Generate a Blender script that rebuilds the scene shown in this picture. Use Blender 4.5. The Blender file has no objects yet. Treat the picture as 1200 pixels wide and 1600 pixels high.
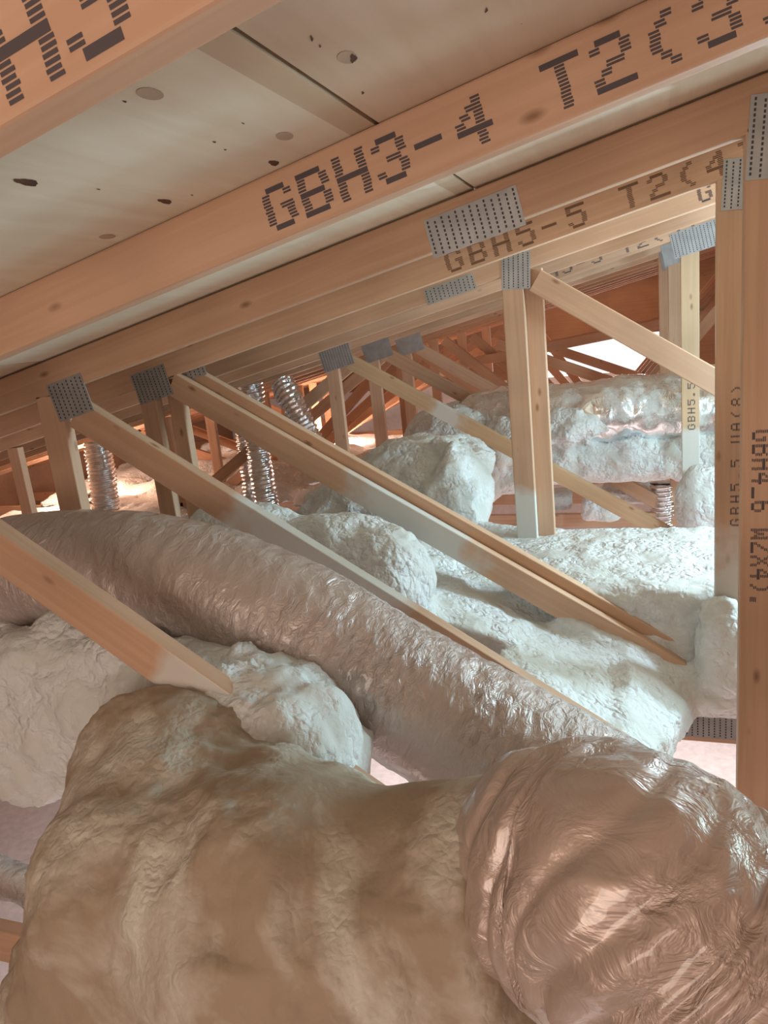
import bpy, math, random
import numpy as np
from mathutils import Matrix, Vector

# ------------------------------------------------------------------ camera, world, lights, exposure
SC = bpy.context.scene
COL = SC.collection
F = 1156.0
R = np.array([[0.94153317, -0.01748105, -0.33646649],      # rows: world x (along a truss), y (across the bays), z (up)
              [0.32073648, -0.25928834, 0.91098719],       # columns: camera right, down, forward
              [-0.10316685, -0.96564174, -0.23852176]])
cam = bpy.data.cameras.new('camera')
cam.sensor_fit = 'VERTICAL'; cam.sensor_height = 36.0; cam.lens = F / 1600 * 36
cam.clip_start = 0.02; cam.clip_end = 100
camo = bpy.data.objects.new('camera', cam); COL.objects.link(camo)
_m = Matrix.Identity(4)
for _i in range(3):
    _m[_i][0] = R[_i, 0]; _m[_i][1] = -R[_i, 1]; _m[_i][2] = -R[_i, 2]
camo.matrix_world = _m
SC.camera = camo

w = bpy.data.worlds.new('world'); SC.world = w; w.use_nodes = True
w.node_tree.nodes['Background'].inputs[0].default_value = (1.0, 0.93, 0.9, 1)
w.node_tree.nodes['Background'].inputs[1].default_value = 1.0

SC.view_settings.view_transform = 'Standard'
SC.view_settings.look = 'None'
SC.view_settings.gamma = 1
SC.view_settings.use_curve_mapping = False
SC.view_settings.exposure = 0.32
SC.cycles.max_bounces = 4; SC.cycles.diffuse_bounces = 3; SC.cycles.glossy_bounces = 2


def area(name, loc, target, sx, sy, power, col):
    l = bpy.data.lights.new(name, 'AREA'); l.shape = 'RECTANGLE'; l.size = sx; l.size_y = sy
    l.energy = power; l.color = col
    o = bpy.data.objects.new(name, l); COL.objects.link(o); o.location = loc
    d = Vector(target) - Vector(loc)
    o.rotation_euler = d.to_track_quat('-Z', 'Y').to_euler()
    return o


def point(name, loc, r, power, col):
    l = bpy.data.lights.new(name, 'POINT'); l.shadow_soft_size = r; l.energy = power; l.color = col
    o = bpy.data.objects.new(name, l); COL.objects.link(o); o.location = loc
    return o


# added warm fill light behind the camera, brightens the near wood and foam
area('rear_fill', (-0.2, -1.95, -0.45), (-0.3, 1.0, -0.4), 1.9, 1.1, 27, (1.0, 0.86, 0.75))
# added cool fill light from the right; the wall there is closed
area('side_fill', (2.9, 2.9, -0.35), (-0.4, 2.6, -0.8), 1.0, 0.9, 70, (0.55, 0.9, 1.0))
# cool work lamp hanging in the bay to the right, hidden by the right-hand posts
point('work_lamp', (0.85, 2.66, -0.22), 0.06, 46, (0.54, 0.83, 1.0))
# lit room below, seen through the gaps between the foamed pieces
area('room_below_light', (0.0, 3.5, -2.0), (0.0, 3.5, -4.0), 5.0, 5.0, 150, (1.0, 0.93, 0.98))
# far end openings
area('far_opening_daylight', (-0.45, 10.65, -0.62), (-0.9, 4.0, -0.7), 2.0, 0.42, 60, (1.0, 0.9, 0.84))
# lamp burning low in the bays at the left
point('left_lamp', (-4.62, 5.0, -0.80), 0.07, 24, (1.0, 0.70, 0.55))
point('far_lamp', (-3.4, 7.6, -1.0), 0.12, 45, (1.0, 0.74, 0.62))

# ------------------------------------------------------------------ helpers
rng = random.Random(7)


def ray(px, py):
    c = np.array([px - 600.0, py - 800.0, F]); return R @ (c / np.linalg.norm(c))


def at(px, py, Y):
    """point of the scene at depth Y that the photograph shows at (px, py)"""
    r = ray(px, py); return r * (Y / r[1])


def scale(p):
    return float((R.T @ np.asarray(p))[2]) / F         # metres per photograph pixel at point p


SL = 0.2083                   # roof pitch 2.5 in 12
ROOF = 0.335                  # top of the chords at x = 0
ANG = math.atan(SL)
CW = 0.089; CT = 0.038        # 2x4 lumber


def ztop(x): return ROOF + SL * x
def zbot(x): return ROOF - CW / math.cos(ANG) + SL * x


def perlin(P, seed=0):
    P = np.asarray(P, dtype=np.float32)
    i = np.floor(P).astype(np.int64); f = P - i
    u = f * f * f * (f * (f * 6 - 15) + 10)

    def grad(dx, dy, dz):
        h = ((i[..., 0] + dx) * 374761393 + (i[..., 1] + dy) * 668265263 + (i[..., 2] + dz) * 2147483647 + seed * 974711) & 0x7fffffff
        h = ((h ^ (h >> 13)) * 1274126177) & 0x7fffffff
        h = h ^ (h >> 16)
        gx = (h & 255) / 127.5 - 1; gy = ((h >> 8) & 255) / 127.5 - 1; gz = ((h >> 16) & 127) / 63.5 - 1
        return gx * (f[..., 0] - dx) + gy * (f[..., 1] - dy) + gz * (f[..., 2] - dz)
    l = lambda a, b, t: a + t * (b - a)
    x0 = l(grad(0, 0, 0), grad(1, 0, 0), u[..., 0]); x1 = l(grad(0, 1, 0), grad(1, 1, 0), u[..., 0])
    x2 = l(grad(0, 0, 1), grad(1, 0, 1), u[..., 0]); x3 = l(grad(0, 1, 1), grad(1, 1, 1), u[..., 0])
    return l(l(x0, x1, u[..., 1]), l(x2, x3, u[..., 1]), u[..., 2])


def fbm(P, oct=3, seed=0):
    P = np.asarray(P); o = np.zeros(P.shape[:-1]); a = 1.0
    for k in range(oct):
        o += a * perlin(P, seed + k * 17); P = P * 2.03 + 11.3; a *= 0.5
    return o


def mesh_np(name, V, Fq, mat, smooth=True):
    me = bpy.data.meshes.new(name)
    V = np.asarray(V, dtype=np.float32); Fq = np.asarray(Fq, dtype=np.int32); k = Fq.shape[1]
    me.vertices.add(len(V)); me.vertices.foreach_set('co', V.ravel())
    me.loops.add(Fq.size); me.loops.foreach_set('vertex_index', Fq.ravel())
    me.polygons.add(len(Fq)); me.polygons.foreach_set('loop_start', np.arange(0, Fq.size, k, dtype=np.int32))
    me.polygons.foreach_set('loop_total', np.full(len(Fq), k, dtype=np.int32))
    me.polygons.foreach_set('use_smooth', np.full(len(Fq), smooth, dtype=bool))
    me.update(calc_edges=True); me.validate()
    me.materials.append(mat)
    return me


def link(name, me, parent=None, loc=(0, 0, 0), rot=(0, 0, 0)):
    o = bpy.data.objects.new(name, me); COL.objects.link(o)
    o.location = loc; o.rotation_euler = rot
    if parent: o.parent = parent
    return o


def tag(o, label, cat, group=None, kind=None):
    o['label'] = label; o['category'] = cat
    if group: o['group'] = group
    if kind: o['kind'] = kind
    return o


def struct(o, label=None):
    o['kind'] = 'structure'
    if label: o['label'] = label
    return o


BOXF = [(0, 1, 3, 2), (4, 6, 7, 5), (0, 4, 5, 1), (2, 3, 7, 6), (0, 2, 6, 4), (1, 5, 7, 3)]


def boxes_mesh(name, bl, mat):
    """bl: list of (x0,x1,y0,y1,z0,z1)"""
    V = []; Fa = []
    for (x0, x1, y0, y1, z0, z1) in bl:
        n = len(V)
        V += [(x, y, z) for x in (x0, x1) for y in (y0, y1) for z in (z0, z1)]
        Fa += [tuple(n + k for k in f) for f in BOXF]
    return mesh_np(name, V, Fa, mat, False)


def cham_box(name, L, T, W, c, mat):
    """bar centred on the origin: length L on x, thickness T on y, width W on z, long edges eased by c"""
    prof = []
    for sy, sz in ((-1, -1), (1, -1), (1, 1), (-1, 1)):
        cy, cz = sy * T / 2, sz * W / 2
        a = (cy - sy * c, cz); b = (cy, cz - sz * c)
        m = (cy - sy * c * .3, cz - sz * c * .3)
        prof += ([b, m, a] if sy * sz > 0 else [a, m, b]) if False else ([a, m, b] if sy * sz < 0 else [b, m, a])
    # order the profile by angle so that the ring is consistent
    prof.sort(key=lambda p: math.atan2(p[1] / W, p[0] / T))
    n = len(prof); V = [(-L / 2, y, z) for y, z in prof] + [(L / 2, y, z) for y, z in prof]
    me = bpy.data.meshes.new(name)
    faces = [(i, (i + 1) % n, n + (i + 1) % n, n + i) for i in range(n)] + [tuple(range(n))[::-1], tuple(range(n, 2 * n))]
    me.from_pydata(V, [], faces); me.update(); me.materials.append(mat)
    return me


# ------------------------------------------------------------------ materials
def new_mat(name):
    m = bpy.data.materials.new(name); m.use_nodes = True
    nt = m.node_tree; b = nt.nodes['Principled BSDF']
    return m, nt, b


def N(nt, t, **kw):
    n = nt.nodes.new(t)
    for k, v in kw.items():
        if k.startswith('i_'):
            n.inputs[k[2:].replace('_', ' ')].default_value = v
        else:
            setattr(n, k, v)
    return n


def ramp(nt, stops, interp='LINEAR'):
    r = nt.nodes.new('ShaderNodeValToRGB'); r.color_ramp.interpolation = interp
    e = r.color_ramp.elements
    while len(e) < len(stops): e.new(0.5)
    for k, (p, c) in enumerate(stops):
        e[k].position = p; e[k].color = (*c, 1) if len(c) == 3 else c
    return r


def mixc(nt, fac, a, b, mode='MIX'):
    m = nt.nodes.new('ShaderNodeMix'); m.data_type = 'RGBA'; m.blend_type = mode
    for sock, v in ((0, fac), (6, a), (7, b)):
        if hasattr(v, 'is_linked'): nt.links.new(v, m.inputs[sock])
        else: m.inputs[sock].default_value = v if sock == 0 else (*v, 1)
    return m.outputs[2]


def mathn(nt, op, a, b=None, c=None, clamp=False):
    m = nt.nodes.new('ShaderNodeMath'); m.operation = op; m.use_clamp = clamp
    for k, v in enumerate((a, b, c)):
        if v is None: continue
        if hasattr(v, 'is_linked'): nt.links.new(v, m.inputs[k])
        else: m.inputs[k].default_value = v
    return m.outputs[0]


FOAM_A = (0.82, 0.80, 0.79); FOAM_B = (0.70, 0.675, 0.635)


def wood(name, a=(0.68, 0.435, 0.30), b=(0.53, 0.305, 0.195), grain_axis=0, foam=None):
    """pine: grain along the object's own x; foam = (x0, x1, soft): overspray beyond x0 towards x1 of the piece"""
    m, nt, bs = new_mat(name); L = nt.links
    tc = N(nt, 'ShaderNodeTexCoord'); oi = N(nt, 'ShaderNodeObjectInfo')
    off = N(nt, 'ShaderNodeVectorMath', operation='SCALE'); off.inputs[3].default_value = 37.0
    cmb = N(nt, 'ShaderNodeCombineXYZ'); L.new(oi.outputs['Random'], cmb.inputs[0]); L.new(oi.outputs['Random'], cmb.inputs[1]); L.new(oi.outputs['Random'], cmb.inputs[2])
    L.new(cmb.outputs[0], off.inputs[0])
    add = N(nt, 'ShaderNodeVectorMath', operation='ADD'); L.new(tc.outputs['Object'], add.inputs[0]); L.new(off.outputs[0], add.inputs[1])
    mp = N(nt, 'ShaderNodeMapping'); sc = [60, 60, 60]; sc[grain_axis] = 2.0
    mp.inputs['Scale'].default_value = sc; L.new(add.outputs[0], mp.inputs[0])
    n1 = N(nt, 'ShaderNodeTexNoise', i_Scale=1.0, i_Detail=3.0, i_Distortion=0.6); L.new(mp.outputs[0], n1.inputs[0])
    n2 = N(nt, 'ShaderNodeTexNoise', i_Scale=3.0, i_Detail=2.0); L.new(add.outputs[0], n2.inputs[0])
    r1 = ramp(nt, [(0.36, a), (0.62, b)]); L.new(n1.outputs[0], r1.inputs[0])
    half = tuple(0.5 * (x + y) for x, y in zip(a, b))
    c = mixc(nt, 0.62, r1.outputs[0], a)
    r2 = ramp(nt, [(0.3, (0.86, 0.84, 0.82)), (0.7, (1.08, 1.06, 1.04))]); L.new(n2.outputs[0], r2.inputs[0])
    c = mixc(nt, 1.0, c, r2.outputs[0], 'MULTIPLY')
    # knots
    mk = N(nt, 'ShaderNodeMapping'); sk = [14, 14, 14]; sk[grain_axis] = 6.0
    mk.inputs['Scale'].default_value = sk; L.new(add.outputs[0], mk.inputs[0])
    vo = N(nt, 'ShaderNodeTexVoronoi', i_Scale=1.0); L.new(mk.outputs[0], vo.inputs[0])
    rk = ramp(nt, [(0.03, (1, 1, 1)), (0.13, (0, 0, 0))]); L.new(vo.outputs['Distance'], rk.inputs[0])
    c = mixc(nt, mathn(nt, 'MULTIPLY', rk.outputs[0], 0.75), c, (0.2, 0.085, 0.04))
    tint = ramp(nt, [(0.0, (0.9, 0.88, 0.85)), (1.0, (1.08, 1.07, 1.06))]); L.new(oi.outputs['Random'], tint.inputs[0])
    c = mixc(nt, 1.0, c, tint.outputs[0], 'MULTIPLY')
    rough = 0.62
    if foam:
        sx = N(nt, 'ShaderNodeSeparateXYZ'); L.new(tc.outputs['Object'], sx.inputs[0])
        n3 = N(nt, 'ShaderNodeTexNoise', i_Scale=9.0, i_Detail=3.0); L.new(tc.outputs['Object'], n3.inputs[0])
        v = mathn(nt, 'ADD', sx.outputs[0], mathn(nt, 'MULTIPLY', mathn(nt, 'SUBTRACT', n3.outputs[0], 0.5), foam[2] * 3))
        f1 = N(nt, 'ShaderNodeMapRange', i_From_Min=foam[0] - foam[2] * .4, i_From_Max=foam[0] + foam[2] * .4); L.new(v, f1.inputs[0])
        f2 = N(nt, 'ShaderNodeMapRange', i_From_Min=foam[1] + foam[2] * .4, i_From_Max=foam[1] - foam[2] * .4); L.new(v, f2.inputs[0])
        fm = mathn(nt, 'MULTIPLY', f1.outputs[0], f2.outputs[0], clamp=True)
        if len(foam) > 3:
            sn = N(nt, 'ShaderNodeSeparateXYZ'); L.new(tc.outputs['Normal'], sn.inputs[0])
            fm = mathn(nt, 'MULTIPLY', fm, mathn(nt, 'LESS_THAN', sn.outputs[2], 0.6))
        c = mixc(nt, mathn(nt, 'MULTIPLY', fm, 0.82), c, FOAM_B)
    L.new(c, bs.inputs['Base Color']); bs.inputs['Roughness'].default_value = rough
    bs.inputs['Specular IOR Level'].default_value = 0.3
    bp = N(nt, 'ShaderNodeBump', i_Strength=0.12, i_Distance=0.002); L.new(n1.outputs[0], bp.inputs['Height']); L.new(bp.outputs[0], bs.inputs['Normal'])
    return m


def plywood(name, base, strips):
    m, nt, bs = new_mat(name); L = nt.links
    tc = N(nt, 'ShaderNodeTexCoord'); oi = N(nt, 'ShaderNodeObjectInfo')
    sx = N(nt, 'ShaderNodeSeparateXYZ'); L.new(tc.outputs['Object'], sx.inputs[0])
    mp = N(nt, 'ShaderNodeMapping'); mp.inputs['Scale'].default_value = (26, 2.6, 26); L.new(tc.outputs['Object'], mp.inputs[0])
    n1 = N(nt, 'ShaderNodeTexNoise', noise_dimensions='4D', i_Scale=1.0, i_Detail=4.0, i_Distortion=1.2); L.new(mp.outputs[0], n1.inputs[0])
    L.new(mathn(nt, 'MULTIPLY', oi.outputs['Random'], 31.0), n1.inputs['W'])
    r1 = ramp(nt, [(0.3, base), (0.72, tuple(v * k for v, k in zip(base, (0.92, 0.88, 0.84))))]); L.new(n1.outputs[0], r1.inputs[0])
    # veneer strips glued edge to edge, each with its own tone
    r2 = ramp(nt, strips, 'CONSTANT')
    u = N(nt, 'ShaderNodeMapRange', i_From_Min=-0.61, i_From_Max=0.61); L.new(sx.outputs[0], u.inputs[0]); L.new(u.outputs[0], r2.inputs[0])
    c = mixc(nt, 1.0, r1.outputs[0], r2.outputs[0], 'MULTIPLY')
    n2 = N(nt, 'ShaderNodeTexNoise', i_Scale=4.0, i_Detail=2.0); L.new(tc.outputs['Object'], n2.inputs[0])
    r3 = ramp(nt, [(0.3, (0.9, 0.88, 0.86)), (0.7, (1.06, 1.06, 1.06))]); L.new(n2.outputs[0], r3.inputs[0])
    c = mixc(nt, 1.0, c, r3.outputs[0], 'MULTIPLY')
    L.new(c, bs.inputs['Base Color']); bs.inputs['Roughness'].default_value = 0.7
    bp = N(nt, 'ShaderNodeBump', i_Strength=0.1, i_Distance=0.002); L.new(n1.outputs[0], bp.inputs['Height']); L.new(bp.outputs[0], bs.inputs['Normal'])
    return m


def foam_mat(name, a=FOAM_A, b=FOAM_B, sc=9.0, bump=0.6, lo=0.42, hi=0.6, fine=160.0, mid=42.0):
    m, nt, bs = new_mat(name); L = nt.links
    tc = N(nt, 'ShaderNodeTexCoord')
    n1 = N(nt, 'ShaderNodeTexNoise', i_Scale=sc, i_Detail=5.0, i_Roughness=0.6, i_Distortion=0.5); L.new(tc.outputs['Object'], n1.inputs[0])
    r1 = ramp(nt, [(lo, a), (hi, b)]); L.new(n1.outputs[0], r1.inputs[0])
    L.new(r1.outputs[0], bs.inputs['Base Color']); bs.inputs['Roughness'].default_value = 0.7
    bs.inputs['Specular IOR Level'].default_value = 0.3
    crumbly = N(nt, 'ShaderNodeMapRange', i_From_Min=hi, i_From_Max=lo - .04, i_To_Min=0.12, i_To_Max=1.0); L.new(n1.outputs[0], crumbly.inputs[0])
    n2 = N(nt, 'ShaderNodeTexNoise', i_Scale=fine, i_Detail=3.0, i_Roughness=0.65); L.new(tc.outputs['Object'], n2.inputs[0])
    n3 = N(nt, 'ShaderNodeTexVoronoi', i_Scale=mid); n3.feature = 'F1'
    ds = N(nt, 'ShaderNodeTexNoise', i_Scale=mid * .6, i_Detail=2.0); L.new(tc.outputs['Object'], ds.inputs[0])
    ad = N(nt, 'ShaderNodeVectorMath', operation='MULTIPLY_ADD'); L.new(ds.outputs['Color'], ad.inputs[0]); ad.inputs[1].default_value = (.05, .05, .05); L.new(tc.outputs['Object'], ad.inputs[2]); L.new(ad.outputs[0], n3.inputs[0])
    hgt = mathn(nt, 'ADD', mathn(nt, 'MULTIPLY', n2.outputs[0], 0.5), mathn(nt, 'MULTIPLY', n3.outputs['Distance'], -1.6))
    hgt = mathn(nt, 'MULTIPLY', hgt, crumbly.outputs[0])
    bp = N(nt, 'ShaderNodeBump', i_Strength=bump, i_Distance=0.010); L.new(hgt, bp.inputs['Height']); L.new(bp.outputs[0], bs.inputs['Normal'])
    return m


def foil_mat(name, over=0.0, axis=None, base=(0.80, 0.74, 0.72), rough=0.3, metal=0.85, wr=26.0, attr=False, coat=0.0, streak=5.0, bump=0.55):
    """metallised duct jacket with crinkles; over = share covered by foam overspray"""
    m, nt, bs = new_mat(name); L = nt.links
    tc = N(nt, 'ShaderNodeTexCoord'); uv = N(nt, 'ShaderNodeUVMap')
    mp = N(nt, 'ShaderNodeMapping'); mp.inputs['Scale'].default_value = (wr, streak, 1.0); L.new(uv.outputs[0], mp.inputs[0])
    n1 = N(nt, 'ShaderNodeTexNoise', i_Scale=1.0, i_Detail=4.0, i_Roughness=0.6, i_Distortion=0.9); L.new(mp.outputs[0], n1.inputs[0])
    bp = N(nt, 'ShaderNodeBump', i_Strength=bump, i_Distance=0.012); L.new(n1.outputs[0], bp.inputs['Height'])
    L.new(bp.outputs[0], bs.inputs['Normal'])
    nm = N(nt, 'ShaderNodeTexNoise', i_Scale=6.0, i_Detail=3.0); L.new(tc.outputs['Object'], nm.inputs[0])
    rm = N(nt, 'ShaderNodeMapRange', i_From_Min=0.4, i_From_Max=0.62, i_To_Min=bump * .45, i_To_Max=bump * 1.3); L.new(nm.outputs[0], rm.inputs[0]); L.new(rm.outputs[0], bp.inputs['Strength'])
    bs.inputs['Metallic'].default_value = metal; bs.inputs['Roughness'].default_value = rough
    bs.inputs['Coat Weight'].default_value = coat; bs.inputs['Coat Roughness'].default_value = 0.04
    n3 = N(nt, 'ShaderNodeTexNoise', i_Scale=7.0, i_Detail=4.0); L.new(tc.outputs['Object'], n3.inputs[0])
    rr = N(nt, 'ShaderNodeMapRange', i_From_Min=0.35, i_From_Max=0.65, i_To_Min=rough * .75, i_To_Max=rough * 1.5); L.new(n3.outputs[0], rr.inputs[0]); L.new(rr.outputs[0], bs.inputs['Roughness'])
    bs.inputs['Base Color'].default_value = (*base, 1)
    if over or attr:
        b2 = N(nt, 'ShaderNodeBsdfPrincipled'); b2.inputs['Roughness'].default_value = 0.8
        n4 = N(nt, 'ShaderNodeTexNoise', i_Scale=130.0, i_Detail=2.0); L.new(tc.outputs['Object'], n4.inputs[0])
        bp2 = N(nt, 'ShaderNodeBump', i_Strength=0.5, i_Distance=0.004); L.new(n4.outputs[0], bp2.inputs['Height']); L.new(bp2.outputs[0], b2.inputs['Normal'])
        b2.inputs['Base Color'].default_value = (*FOAM_B, 1)
        n5 = N(nt, 'ShaderNodeTexNoise', i_Scale=5.0, i_Detail=6.0, i_Roughness=0.6); L.new(tc.outputs['Object'], n5.inputs[0])
        src = n5.outputs[0]
        if attr:
            at_ = N(nt, 'ShaderNodeAttribute', attribute_name='overspray')
            src = mathn(nt, 'ADD', mathn(nt, 'MULTIPLY', mathn(nt, 'SUBTRACT', n5.outputs[0], 0.5), 1.3), at_.outputs['Fac'])
            rg = ramp(nt, [(0.35, (0, 0, 0)), (0.65, (1, 1, 1))])
        else:
            rg = ramp(nt, [(0.5 + (0.5 - over) * .5 - .05, (0, 0, 0)), (0.5 + (0.5 - over) * .5 + .05, (1, 1, 1))])
        L.new(src, rg.inputs[0])
        mx = N(nt, 'ShaderNodeMixShader'); L.new(rg.outputs[0], mx.inputs[0]); L.new(bs.outputs[0], mx.inputs[1]); L.new(b2.outputs[0], mx.inputs[2])
        L.new(mx.outputs[0], nt.nodes['Material Output'].inputs['Surface'])
    return m


def flat(name, col, rough=0.6, metal=0.0, noise=0.0, emit=None):
    m, nt, bs = new_mat(name)
    bs.inputs['Base Color'].default_value = (*col, 1); bs.inputs['Roughness'].default_value = rough; bs.inputs['Metallic'].default_value = metal
    if noise:
        tc = N(nt, 'ShaderNodeTexCoord'); n = N(nt, 'ShaderNodeTexNoise', i_Scale=18.0, i_Detail=4.0); nt.links.new(tc.outputs['Object'], n.inputs[0])
        r = ramp(nt, [(0.3, tuple(v * (1 - noise) for v in col)), (0.7, tuple(min(1, v * (1 + noise)) for v in col))])
        nt.links.new(n.outputs[0], r.inputs[0]); nt.links.new(r.outputs[0], bs.inputs['Base Color'])
    if emit:
        bs.inputs['Emission Color'].default_value = (*emit[0], 1); bs.inputs['Emission Strength'].default_value = emit[1]
    return m


M_WOOD = wood('pine')
M_WOOD_REDLIT = wood('pine_redlit', (0.50, 0.26, 0.15), (0.38, 0.18, 0.1))  # pine with the reddish lamp light of the far bays put into its colour
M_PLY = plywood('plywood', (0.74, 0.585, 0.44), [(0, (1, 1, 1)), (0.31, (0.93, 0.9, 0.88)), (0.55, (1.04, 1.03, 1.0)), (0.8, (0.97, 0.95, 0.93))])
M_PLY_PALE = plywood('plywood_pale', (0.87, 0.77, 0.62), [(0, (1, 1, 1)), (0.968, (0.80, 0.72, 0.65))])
M_PLATE = flat('galvanised_steel', (0.40, 0.385, 0.385), 0.5, 0.45, 0.15)
M_SLOT = flat('plate_slot', (0.07, 0.06, 0.06), 0.7, 0.3)
M_INK = flat('printing_ink', (0.10, 0.075, 0.08), 0.7)
M_INK_BROWN = flat('printing_ink_faded', (0.21, 0.105, 0.06), 0.7)
M_KNOT = flat('knot_wood', (0.10, 0.045, 0.025), 0.6, 0, 0.4)
M_PLUG = flat('veneer_plug', (0.52, 0.38, 0.28), 0.65, 0, 0.12)
M_FOAM = foam_mat('spray_foam', bump=0.8)
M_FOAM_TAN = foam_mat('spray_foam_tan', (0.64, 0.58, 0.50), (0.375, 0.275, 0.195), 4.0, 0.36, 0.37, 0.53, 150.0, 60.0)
M_FOIL = foil_mat('duct_jacket')
M_FOIL_OVER = foil_mat('duct_jacket_oversprayed', attr=True, base=(0.60, 0.49, 0.45), rough=0.4, metal=0.45, coat=0.7, wr=52.0, streak=9.0, bump=0.9)
M_FOIL_NEAR = foil_mat('near_duct_jacket', attr=True, base=(0.54, 0.41, 0.35), rough=0.44, metal=0.4, coat=0.8, wr=46.0, streak=7.0, bump=1.0)
M_FOIL_BRIGHT = foil_mat('bare_foil_duct', base=(0.86, 0.86, 0.88), rough=0.16, metal=1.0, wr=10.0)
M_FOIL_BACK = foil_mat('back_duct_jacket', over=0.36, base=(0.84, 0.86, 0.88), rough=0.2, metal=1.0)

# ------------------------------------------------------------------ setting: roof deck, walls, lower room
ceiling = struct(link('ceiling', None), 'plywood roof deck over the trusses')
XS = [-0.334 - 1.22 * k for k in range(5, 0, -1)] + [-0.334 + 1.22 * k for k in range(0, 4)]
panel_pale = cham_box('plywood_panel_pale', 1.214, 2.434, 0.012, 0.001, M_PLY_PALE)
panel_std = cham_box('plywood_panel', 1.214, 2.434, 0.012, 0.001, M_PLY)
# chamfered box has length on x, thickness on y, width on z: rebuild axis order so y runs across the trusses
pale_panel_obj = None
for i in range(len(XS) - 1):
    for j in range(-1, 5):
        xc = (XS[i] + XS[i + 1]) / 2; yc = -0.16 + 2.44 * j + 1.22
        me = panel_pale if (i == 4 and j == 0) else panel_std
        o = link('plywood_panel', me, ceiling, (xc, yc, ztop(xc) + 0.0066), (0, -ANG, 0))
        o.scale = (1 / math.cos(ANG), 1, 1)
        if i == 4 and j == 0: pale_panel_obj = o
        if i == 5 and j == 0: next_panel_obj = o

xm = (XS[0] + XS[-1]) / 2
felt = link('roofing_felt', cham_box('roofing_felt', (XS[-1] - XS[0]) / math.cos(ANG), 14.7, 0.004, 0.001, flat('roofing_felt', (0.03, 0.025, 0.022), 0.9)), ceiling, (xm, 4.72, ztop(xm) + 0.0165), (0, -ANG, 0))
felt['label'] = 'dark roofing felt above the plywood seams'


def roof_pt(px, py):
    r = ray(px, py); return r * (ROOF / (r[2] - SL * r[0]))


def disc(name, rx, ry, mat, parent, wpos, rot=0.0, jag=0.0):
    n = 22; V = [(0, 0, 0)]; Fa = []
    for k in range(n):
        a = 2 * math.pi * k / n; q = 1 + jag * math.sin(3 * a + 1) + jag * .6 * math.sin(7 * a)
        V.append((rx * q * math.cos(a), ry * q * math.sin(a), 0))
    for k in range(n):
        Fa.append((0, 1 + (k + 1) % n, 1 + k))
    me = mesh_np(name, V, Fa, mat, False)
    inv = Matrix.Translation(parent.location) @ Matrix.Rotation(-ANG, 4, 'Y') @ Matrix.Diagonal((parent.scale[0], 1, 1, 1))
    l = inv.inverted() @ Vector(wpos)
    return link(name, me, parent, (l.x, l.y, -0.0064), (0, 0, rot))


for (px, py, rx, ry) in [(235, 147, .009, .0185), (445, 213, .009, .018), (168, 370, .009, .016)]:
    disc('veneer_plug', rx, ry, M_PLUG, pale_panel_obj, roof_pt(px, py))
for (px, py, rx, ry) in [(42, 285, .007, .018), (258, 315, .0055, .017), (428, 255, .0055, .014), (195, 159, .0012, .003), (154, 296, .001, .004), (335, 222, .0014, .004), (352, 234, .0014, .003), (380, 193, .0008, .004), (300, 305, .001, .004)]:
    disc('knot', rx, ry, M_KNOT, pale_panel_obj, roof_pt(px, py), 0.1, 0.12)
disc('knot_halo', .009, .018, M_PLUG, next_panel_obj, roof_pt(543, 90))
for (px, py, rx, ry) in [(552, 91, .0035, .010), (487, 60, .0012, .006), (500, 72, .001, .003), (567, 145, .0014, .004), (760, 16, .0014, .005), (815, 37, .0006, .001)]:
    o = disc('knot', rx, ry, M_KNOT, next_panel_obj, roof_pt(px, py), 0.3, 0.2); o.location.z -= 0.0003


def slab(name, x0, x1, y0, y1, z0, z1, mat, label):
    me = boxes_mesh(name, [(x0, x1, y0, y1, z0, z1)], mat); return struct(link(name, me), label)


M_WALL = flat('pale_wallboard', (0.82, 0.74, 0.73), 0.7, 0, 0.06)
M_WALLW = wood('wall_sheathing', (0.36, 0.19, 0.11), (0.27, 0.13, 0.07))
M_SUB = flat('subfloor', (0.75, 0.66, 0.62), 0.6, 0, 0.1)
slab('floor', -7, 4, -2.2, 12, -3.9, -3.8, M_SUB, 'pale floor of the room below')
slab('wall_left', -6.6, -6.4, -2.2, 12, -3.8, -0.9, M_WALLW, 'wood sheathed eave wall')
slab('wall_right', 3.05, 3.2, -2.2, 12, -3.8, 1.3, M_WALLW, 'wood sheathed wall at the ridge side')
slab('wall_back', -6.4, 3.05, -2.3, -2.15, -3.8, 1.3, M_WALLW, 'wood sheathed wall behind the photographer')
wf = struct(link('wall_far', None), 'far end wall with bright openings')
link('wallboard', boxes_mesh('wallboard', [(-6.4, 3.05, 10.6, 10.7, -3.8, -0.88)], M_WALL), wf)
link('sheathing', boxes_mesh('sheathing', [(-6.4, -1.5, 10.6, 10.7, -0.88, 1.3), (0.6, 3.05, 10.6, 10.7, -0.88, 1.3), (-1.5, 0.6, 10.6, 10.7, -0.40, 1.3)], M_WALLW), wf)


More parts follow.
